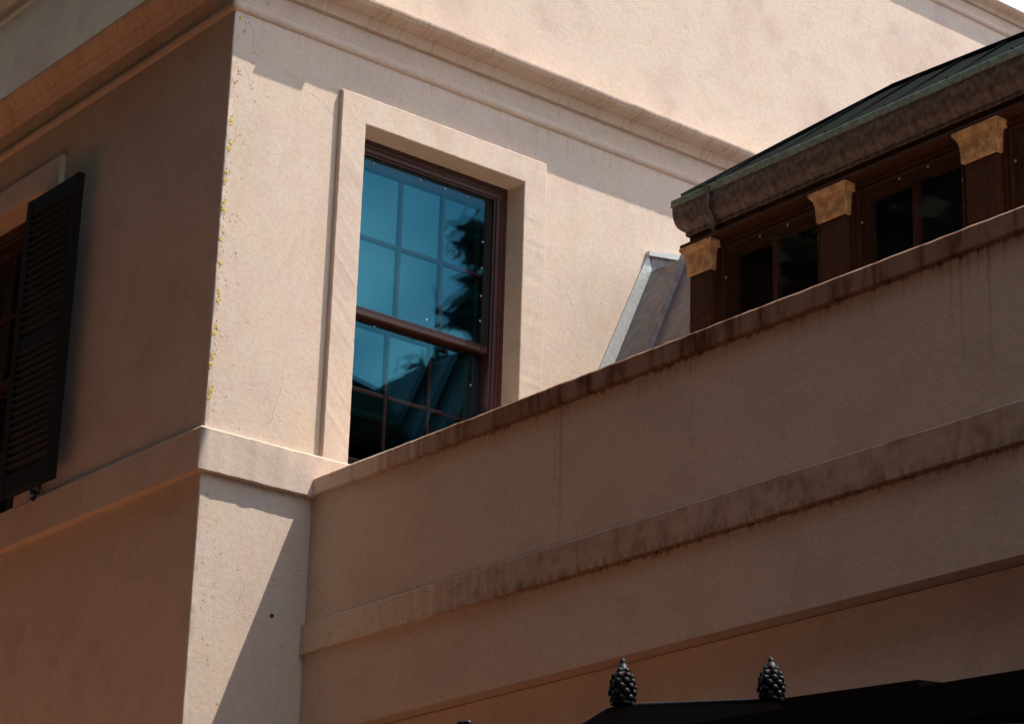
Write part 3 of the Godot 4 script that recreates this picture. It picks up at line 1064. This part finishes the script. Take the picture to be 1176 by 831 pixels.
	for k in 7:
		st = begin()
		var x := 1.95 + k * 0.38
		var foot := Vector3(x, fl.y, fl.z)
		var share: float = (x - fl.x) / (apex.x - fl.x) if x < apex.x else (fr.x - x) / (fr.x - apex.x)
		var head := Vector3(x, lerpf(fl.y, apex.y, share), lerpf(fl.z, apex.z, share))
		tube(st, [foot + Vector3(0, 0.004, 0), head + Vector3(0, 0.004, 0)], [0.009, 0.009], 6)
		obj("roof_seam", st, M.roof, rf)

# ---------------------------------------------------------------- foreground: gate and parasols
func finial_mesh(h: float) -> ArrayMesh:
	var st := begin()
	lathe(st, [Vector2(0.03, 0), Vector2(0.03, 0.006), Vector2(0.022, 0.010), Vector2(0.024, 0.014), Vector2(0.026, h * 0.3), Vector2(0.022, h * 0.6), Vector2(0.010, h * 0.85), Vector2(0, h * 0.9)], Vector3.ZERO, 12)
	var rows := 6
	for r in rows:
		var y := h * (0.13 + 0.115 * r)
		var rad: float = [0.0265, 0.029, 0.0285, 0.026, 0.0215, 0.013][r]
		var n: int = [7, 7, 7, 7, 6, 4][r]
		for k in n:
			var a := TAU * (k + 0.5 * (r % 2)) / n
			var c := Vector3(cos(a) * rad, y, sin(a) * rad)
			var o := Vector3(cos(a), 0.55, sin(a)).normalized()
			var t := Vector3(-sin(a), 0, cos(a))
			var u := t.cross(o)
			st.set_smooth_group(2)
			var s := 0.0125
			var ring := []
			for i in 6:
				var q := TAU * i / 6.0
				ring.append(c + (t * cos(q) + u * sin(q)) * s)
			for i in 6:
				tri(st, c + o * 0.0085, ring[i], ring[(i + 1) % 6])
				tri(st, c - o * 0.006, ring[(i + 1) % 6], ring[i])
	lathe(st, [Vector2(0.004, h * 0.74), Vector2(0.0085, h * 0.84), Vector2(0.0075, h * 0.93), Vector2(0.0, h)], Vector3.ZERO, 10)
	return mesh_of(st)

func build_gate() -> void:
	# the leaf faces the camera; local x runs along it
	var a := Vector3(5.761, 0, 2.246)
	var b := Vector3(6.047, 0, 2.024)
	var dir := (b - a).normalized()
	var g := thing("iron_gate", "black iron gate top with two pine cone finials below the shaded wing wall", "gate", a, atan2(-dir.z, dir.x))
	var top := 1.347 + EYE - 0.002
	var st := begin()
	var poly := PackedVector2Array([Vector2(-0.62, 0.12), Vector2(0.388, 0.12), Vector2(0.388, top - 0.012), Vector2(0.375, top + 0.004), Vector2(0.036, top), Vector2(-0.034, top - 0.010), Vector2(-0.062, top - 0.026), Vector2(-0.12, top - 0.06), Vector2(-0.30, top - 0.12), Vector2(-0.62, top - 0.15)])
	prism(st, poly, Vector3(0, 0, -0.006), Vector3.RIGHT, Vector3.UP, Vector3(0, 0, 0.012))
	obj("sheet_panel", st, M.iron, g)
	st = begin()
	var rail := []
	for i in range(3, 10):
		rail.append(Vector3(poly[i].x, poly[i].y, 0))
	tube(st, rail, [0.008], 8)
	obj("top_rail", st, M.iron, g)
	for x in [-0.64, 0.402]:
		st = begin()
		box(st, Vector3(x - 0.014, 0, -0.014), Vector3(x + 0.014, top - (0.09 if x < 0.0 else 0.03), 0.014), 0.003)
		obj("stile", st, M.iron, g)
	for y in [0.14, 1.2]:
		st = begin()
		box(st, Vector3(-0.61, y, -0.02), Vector3(0.387, y + 0.05, 0.02), 0.004)
		obj("rail", st, M.iron, g)
	var len2 := (b - a).length()
	var f1 := put("finial", finial_mesh(0.117), M.iron, g, Vector3(0, top + 0.004, 0))
	var f2 := put("finial", finial_mesh(0.108), M.iron, g, Vector3(len2, top + 0.006, 0))
	f1.rotation.y = 0.3
	f2.rotation.y = 1.1
	# neighbouring post, only its cap shows at the picture's lower edge
	var p := thing("gate_post", "small flat top of a black post at the picture's bottom edge", "post", Vector3(5.521, 0, 2.538), 0.6)
	st = begin()
	box(st, Vector3(-0.018, 0, -0.018), Vector3(0.018, 2.88, 0.018), 0.003)
	obj("shaft", st, M.iron, p)
	st = begin()
	box(st, Vector3(-0.018, 2.881, -0.018), Vector3(0.018, 2.899, 0.018), 0.006)
	obj("cap", st, M.iron, p)

func build_parasol(label: String, near: Vector3, turn: float, radius: float) -> void:
	# hexagonal canopy; `near` is its corner nearest the eye, `turn` the bearing from there to the pole
	var c := near + Vector3(cos(turn), 0, sin(turn)) * radius
	var t := thing("parasol", label, "parasol", Vector3(c.x, 0, c.z), 0.0, "black parasols below the wing wall")
	var rim := near.y
	var st := begin()
	flat(st)
	var top := Vector3(0, rim + radius * 0.13, 0)
	for k in 6:
		var a0 := turn + PI + TAU * k / 6.0
		var a1 := turn + PI + TAU * (k + 1) / 6.0
		var p0 := Vector3(cos(a0) * radius, rim, sin(a0) * radius)
		var p1 := Vector3(cos(a1) * radius, rim, sin(a1) * radius)
		tri(st, top, p0, p1)
		var dn := Vector3(0, -0.07, 0)
		quad(st, p0, p1, p1 * Vector3(0.985, 1, 0.985) + dn, p0 * Vector3(0.985, 1, 0.985) + dn)
	obj("canopy", st, M.canvas, t)
	st = begin()
	tube(st, [Vector3.ZERO, Vector3(0, rim + radius * 0.12, 0)], [0.024], 10)
	obj("pole", st, M.iron, t)
	st = begin()
	lathe(st, [Vector2(0.0, 0), Vector2(0.28, 0), Vector2(0.28, 0.05), Vector2(0.05, 0.08), Vector2(0.04, 0.25), Vector2(0.025, 0.25)], Vector3.ZERO, 20)
	obj("base", st, M.iron, t)
	for k in 6:
		var a0 := turn + PI + TAU * k / 6.0
		st = begin()
		tube(st, [top - Vector3(0, 0.03, 0), Vector3(cos(a0) * radius * 0.97, rim - 0.015, sin(a0) * radius * 0.97)], [0.008], 5)
		obj("rib", st, M.iron, t)

# ---------------------------------------------------------------- trees round about
func leaf_quads(st: SurfaceTool, c: Vector3, s: float, col: Color) -> void:
	var a := Vector3(rng.randfn(), rng.randfn() * 0.6, rng.randfn()).normalized()
	var b := a.cross(Vector3(rng.randfn(), rng.randfn(), rng.randfn()).normalized()).normalized()
	st.set_color(col)
	tri(st, c - a * s, c + b * s * 0.5, c + a * s)
	tri(st, c - a * s, c + a * s, c - b * s * 0.5)

func broadleaf(label: String) -> Node3D:
	var t := thing("unseen_shade_tree", label, "tree", Vector3.ZERO, 0.0, "unseen shade trees across the street")
	rng.seed = 404
	var st := begin()
	tube(st, [Vector3(0, 0, 0), Vector3(0.1, 1.8, 0.05), Vector3(0.0, 3.8, 0.1), Vector3(0.15, 6.0, 0.0), Vector3(0.1, 9.0, 0.1)], [0.34, 0.27, 0.23, 0.17, 0.06], 10)
	var heads := []
	for k in 16:
		var a := TAU * k / 16.0 * 2.6
		var y := rng.randf_range(3.2, 7.0)
		var r := rng.randf_range(1.6, 2.9)
		var e := Vector3(cos(a) * r, y + rng.randf_range(1.0, 2.6), sin(a) * r)
		tube(st, [Vector3(0.05, y, 0.05), Vector3(cos(a) * r * 0.45, y + 0.9, sin(a) * r * 0.45), e], [0.12, 0.08, 0.03], 6)
		heads.append(e)
	obj("trunk", st, M.bark, t)
	for k in 60:
		var v := Vector3(rng.randfn(), rng.randfn(), rng.randfn()).normalized() * rng.randf_range(0.55, 1.0)
		heads.append(Vector3(0.05, 7.2, 0.05) + v * Vector3(3.1, 4.4, 3.1))
	st = begin()
	flat(st)
	for h in heads:
		var tone := rng.randf_range(0.7, 1.25)
		for k in 95:
			var v := Vector3(rng.randfn(), rng.randfn() * 0.7, rng.randfn()) * 0.5
			leaf_quads(st, h + v, rng.randf_range(0.2, 0.36), Color(0.032 * tone, 0.046 * tone, 0.015 * tone))
	obj("crown", st, M.leaf, t)
	return t

func pine(label: String, at: Vector3) -> void:
	var t := thing("pine_tree", label, "tree", at)
	rng.seed = 505
	var st := begin()
	tube(st, [Vector3.ZERO, Vector3(0.1, 5, 0), Vector3(0.0, 10, 0.1), Vector3(0.05, 15.5, 0)], [0.32, 0.24, 0.15, 0.03], 9)
	var br := []
	for k in 46:
		var y := lerpf(4.5, 15.0, k / 45.0)
		var a := k * 2.4
		var r := lerpf(3.4, 0.3, (y - 4.5) / 11.0) * rng.randf_range(0.7, 1.1)
		var d := Vector3(cos(a), 0, sin(a))
		var pts := [Vector3(0.05, y, 0), d * r * 0.5 + Vector3(0, y + 0.15, 0), d * r + Vector3(0, y - 0.25, 0)]
		tube(st, pts, [0.05, 0.03, 0.012], 5)
		br.append(pts)
	obj("trunk", st, M.bark, t)
	st = begin()
	flat(st)
	for b in br:
		for k in 130:
			var u := rng.randf_range(0.25, 1.0)
			var c: Vector3 = b[0].lerp(b[1], u * 2.0) if u < 0.5 else b[1].lerp(b[2], u * 2.0 - 1.0)
			c += Vector3(rng.randfn() * 0.16, rng.randfn() * 0.07 - 0.04, rng.randfn() * 0.16)
			leaf_quads(st, c, rng.randf_range(0.10, 0.2), Color(0.018, 0.032, 0.016))
	obj("crown", st, M.leaf, t)

# ---------------------------------------------------------------- sky
func cloud_cover() -> ImageTexture:
	var w := 1024
	var h := 512
	var n := noise(1.7, 6, 6)
	var n2 := noise(4.5, 5, 9)
	var im := Image.create(w, h, false, Image.FORMAT_RGBA8)
	for y in h:
		var up := PI / 2.0 - PI * (y + 0.5) / h
		if up < -0.05:
			continue
		for x in w:
			var az := TAU * (x + 0.5) / w
			var d := Vector3(cos(az) * cos(up), sin(up) * 2.2, sin(az) * cos(up))
			var f := n.get_noise_3dv(d) + 0.35 * n2.get_noise_3dv(d)
			im.set_pixel(x, y, Color(1, 0.98, 0.95, smoothstep(0.0, 0.34, f)))
	return tex(im)

func _ready() -> void:
	# camera
	var cam := Camera3D.new()
	cam.name = "camera"
	add_child(cam)
	cam.position = Vector3(10.27463642, EYE, 6.19934243)
	cam.rotation = Vector3(0.3553926, 0.900241, 0.03020845)
	cam.fov = 16.366
	cam.near = 0.05
	cam.far = 600.0
	cam.current = true
	# sky and exposure
	var env := Environment.new()
	env.background_mode = Environment.BG_SKY
	var sm := ProceduralSkyMaterial.new()
	sm.sky_top_color = lin(0.27, 0.47, 0.78)
	sm.sky_horizon_color = lin(1.1, 1.12, 1.12)
	sm.sky_curve = 0.16
	sm.ground_bottom_color = lin(0.16, 0.10, 0.07)
	sm.ground_horizon_color = lin(0.3, 0.28, 0.25)
	sm.sky_cover = cloud_cover()
	sm.sky_cover_modulate = Color(1.0, 0.97, 0.92, 1.0)
	sm.sun_angle_max = 8.0
	var sky := Sky.new()
	sky.sky_material = sm
	env.sky = sky
	env.tonemap_mode = Environment.TONE_MAPPER_LINEAR
	env.tonemap_exposure = 1.65
	env.sdfgi_enabled = true
	env.ssao_enabled = true
	env.ssil_enabled = true
	var we := WorldEnvironment.new()
	we.name = "environment"
	we.environment = env
	add_child(we)
	# sun: high, from behind the wing on the right
	var sun := DirectionalLight3D.new()
	sun.name = "sun"
	add_child(sun)
	sun.look_at_from_position(Vector3.ZERO, Vector3(-1.0, -3.22, 1.15), Vector3.RIGHT)
	sun.light_color = Color(1.0, 0.975, 0.94)
	sun.light_energy = 1.38
	sun.light_angular_distance = 0.5
	sun.shadow_enabled = true

	jit.noise_type = FastNoiseLite.TYPE_SIMPLEX_SMOOTH
	jit.frequency = 1.0
	jit.seed = 4
	make_materials()

	# ground
	var g := begin()
	flat(g)
	quad(g, Vector3(-250, 0, -250), Vector3(250, 0, -250), Vector3(250, 0, 250), Vector3(-250, 0, 250))
	var go := obj("ground", g, M.ground, self)
	go.set_meta("kind", "structure")

	# brick pavement, out of view, coloured bright to bounce warm light onto the side wall
	var pt := begin()
	flat(pt)
	quad(pt, Vector3(-30, 0.004, 0.0), Vector3(0.8, 0.004, 0.0), Vector3(0.8, 0.004, 11.0), Vector3(-30, 0.004, 11.0))
	var po := obj("unseen_pavement", pt, M.brick, self)
	po.set_meta("kind", "structure")

	build_main()
	build_wing()
	build_dormer()
	build_gate()
	var turn := atan2(-(0.5826), -(0.7345))
	build_parasol("black hexagonal parasol rim right of the pine cone finials", Vector3(5.591, 1.651 + EYE, 0.997), turn + 0.16, 0.9)
	build_parasol("black parasol edge in the picture's lower right corner", Vector3(7.469, 1.09 + EYE, 2.681), turn + 0.245, 0.95)
	# unseen parasols right of the frame, placed to darken the wing's lower wall
	for q in [[8.2, 1.45, 1.25], [10.7, 1.25, 1.3], [10.6, 4.0, 1.25], [13.3, 1.6, 1.3]]:
		var near: Vector3 = Vector3(q[0], 3.05, q[1]) - Vector3(cos(turn), 0, sin(turn)) * q[2]
		build_parasol("unseen black parasol right of the picture, placed to darken the wing wall", near, turn, q[2])
	for q in [[2.9, 0.85, 1.1], [4.4, 2.9, 1.1], [2.2, 3.2, 1.0]]:  # unseen ones below the frame, placed to block ground light on the wing
		var near: Vector3 = Vector3(q[0], 2.5, q[1]) - Vector3(cos(turn), 0, sin(turn)) * q[2]
		build_parasol("unseen black parasol below the picture, placed to keep ground light off the wing", near, turn, q[2])
	# unseen terrace behind the camera, placed to block low sky from the shaded walls
	var far := thing("unseen_terrace", "unseen long brick terrace across the street, placed to block low sky", "building", Vector3(0, 0, 26))
	var fw := begin()
	box(fw, Vector3(-45, 0, 0), Vector3(60, 9.5, 9))
	obj("wall", fw, M.brick, far)
	fw = begin()
	box(fw, Vector3(-45.3, 9.501, -0.3), Vector3(60.3, 9.9, 9.3))
	obj("parapet", fw, M.deck, far)
	var fm := box_mesh(Vector3(1.2, 1.9, 0.06))
	for i in 40:
		for y in [2.2, 6.3]:
			put("window", fm, M.shutter, far, Vector3(-42.0 + i * 2.55, y, -0.02))
	# trees out of view, placed to keep sky off the shaded walls; mirrored in panes
	var proto := broadleaf("unseen broad tree across the street, placed to darken the side wall")
	var spots := [[-3.9, 6.6, 0.0, 1.6], [-8.6, 6.8, 1.3, 1.65], [0.5, 8.0, 2.2, 1.7], [4.7, 8.8, 3.5, 1.7], [9.2, 10.6, 4.4, 1.75], [14.2, 11.6, 0.7, 1.7], [-13.4, 7.2, 5.2, 1.65], [-18.5, 8.2, 2.7, 1.7], [-1.8, 16.5, 5.2, 1.9], [-8.5, 16.5, 2.7, 1.9], [5.5, 18.0, 1.9, 1.9], [19.0, 10.0, 5.9, 1.75]]
	for i in spots.size():
		var s: Array = spots[i]
		var o: Node3D = proto
		if i > 0:
			o = proto.duplicate()
			o.name = numbered("unseen_shade_tree")
			add_child(o)
		o.position = Vector3(s[0], 0, s[1])
		o.rotation.y = s[2]
		o.scale = Vector3.ONE * s[3]
	pine("tall dark pine mirrored in the upper sash of the window", Vector3(14.02, 0, -13.05))
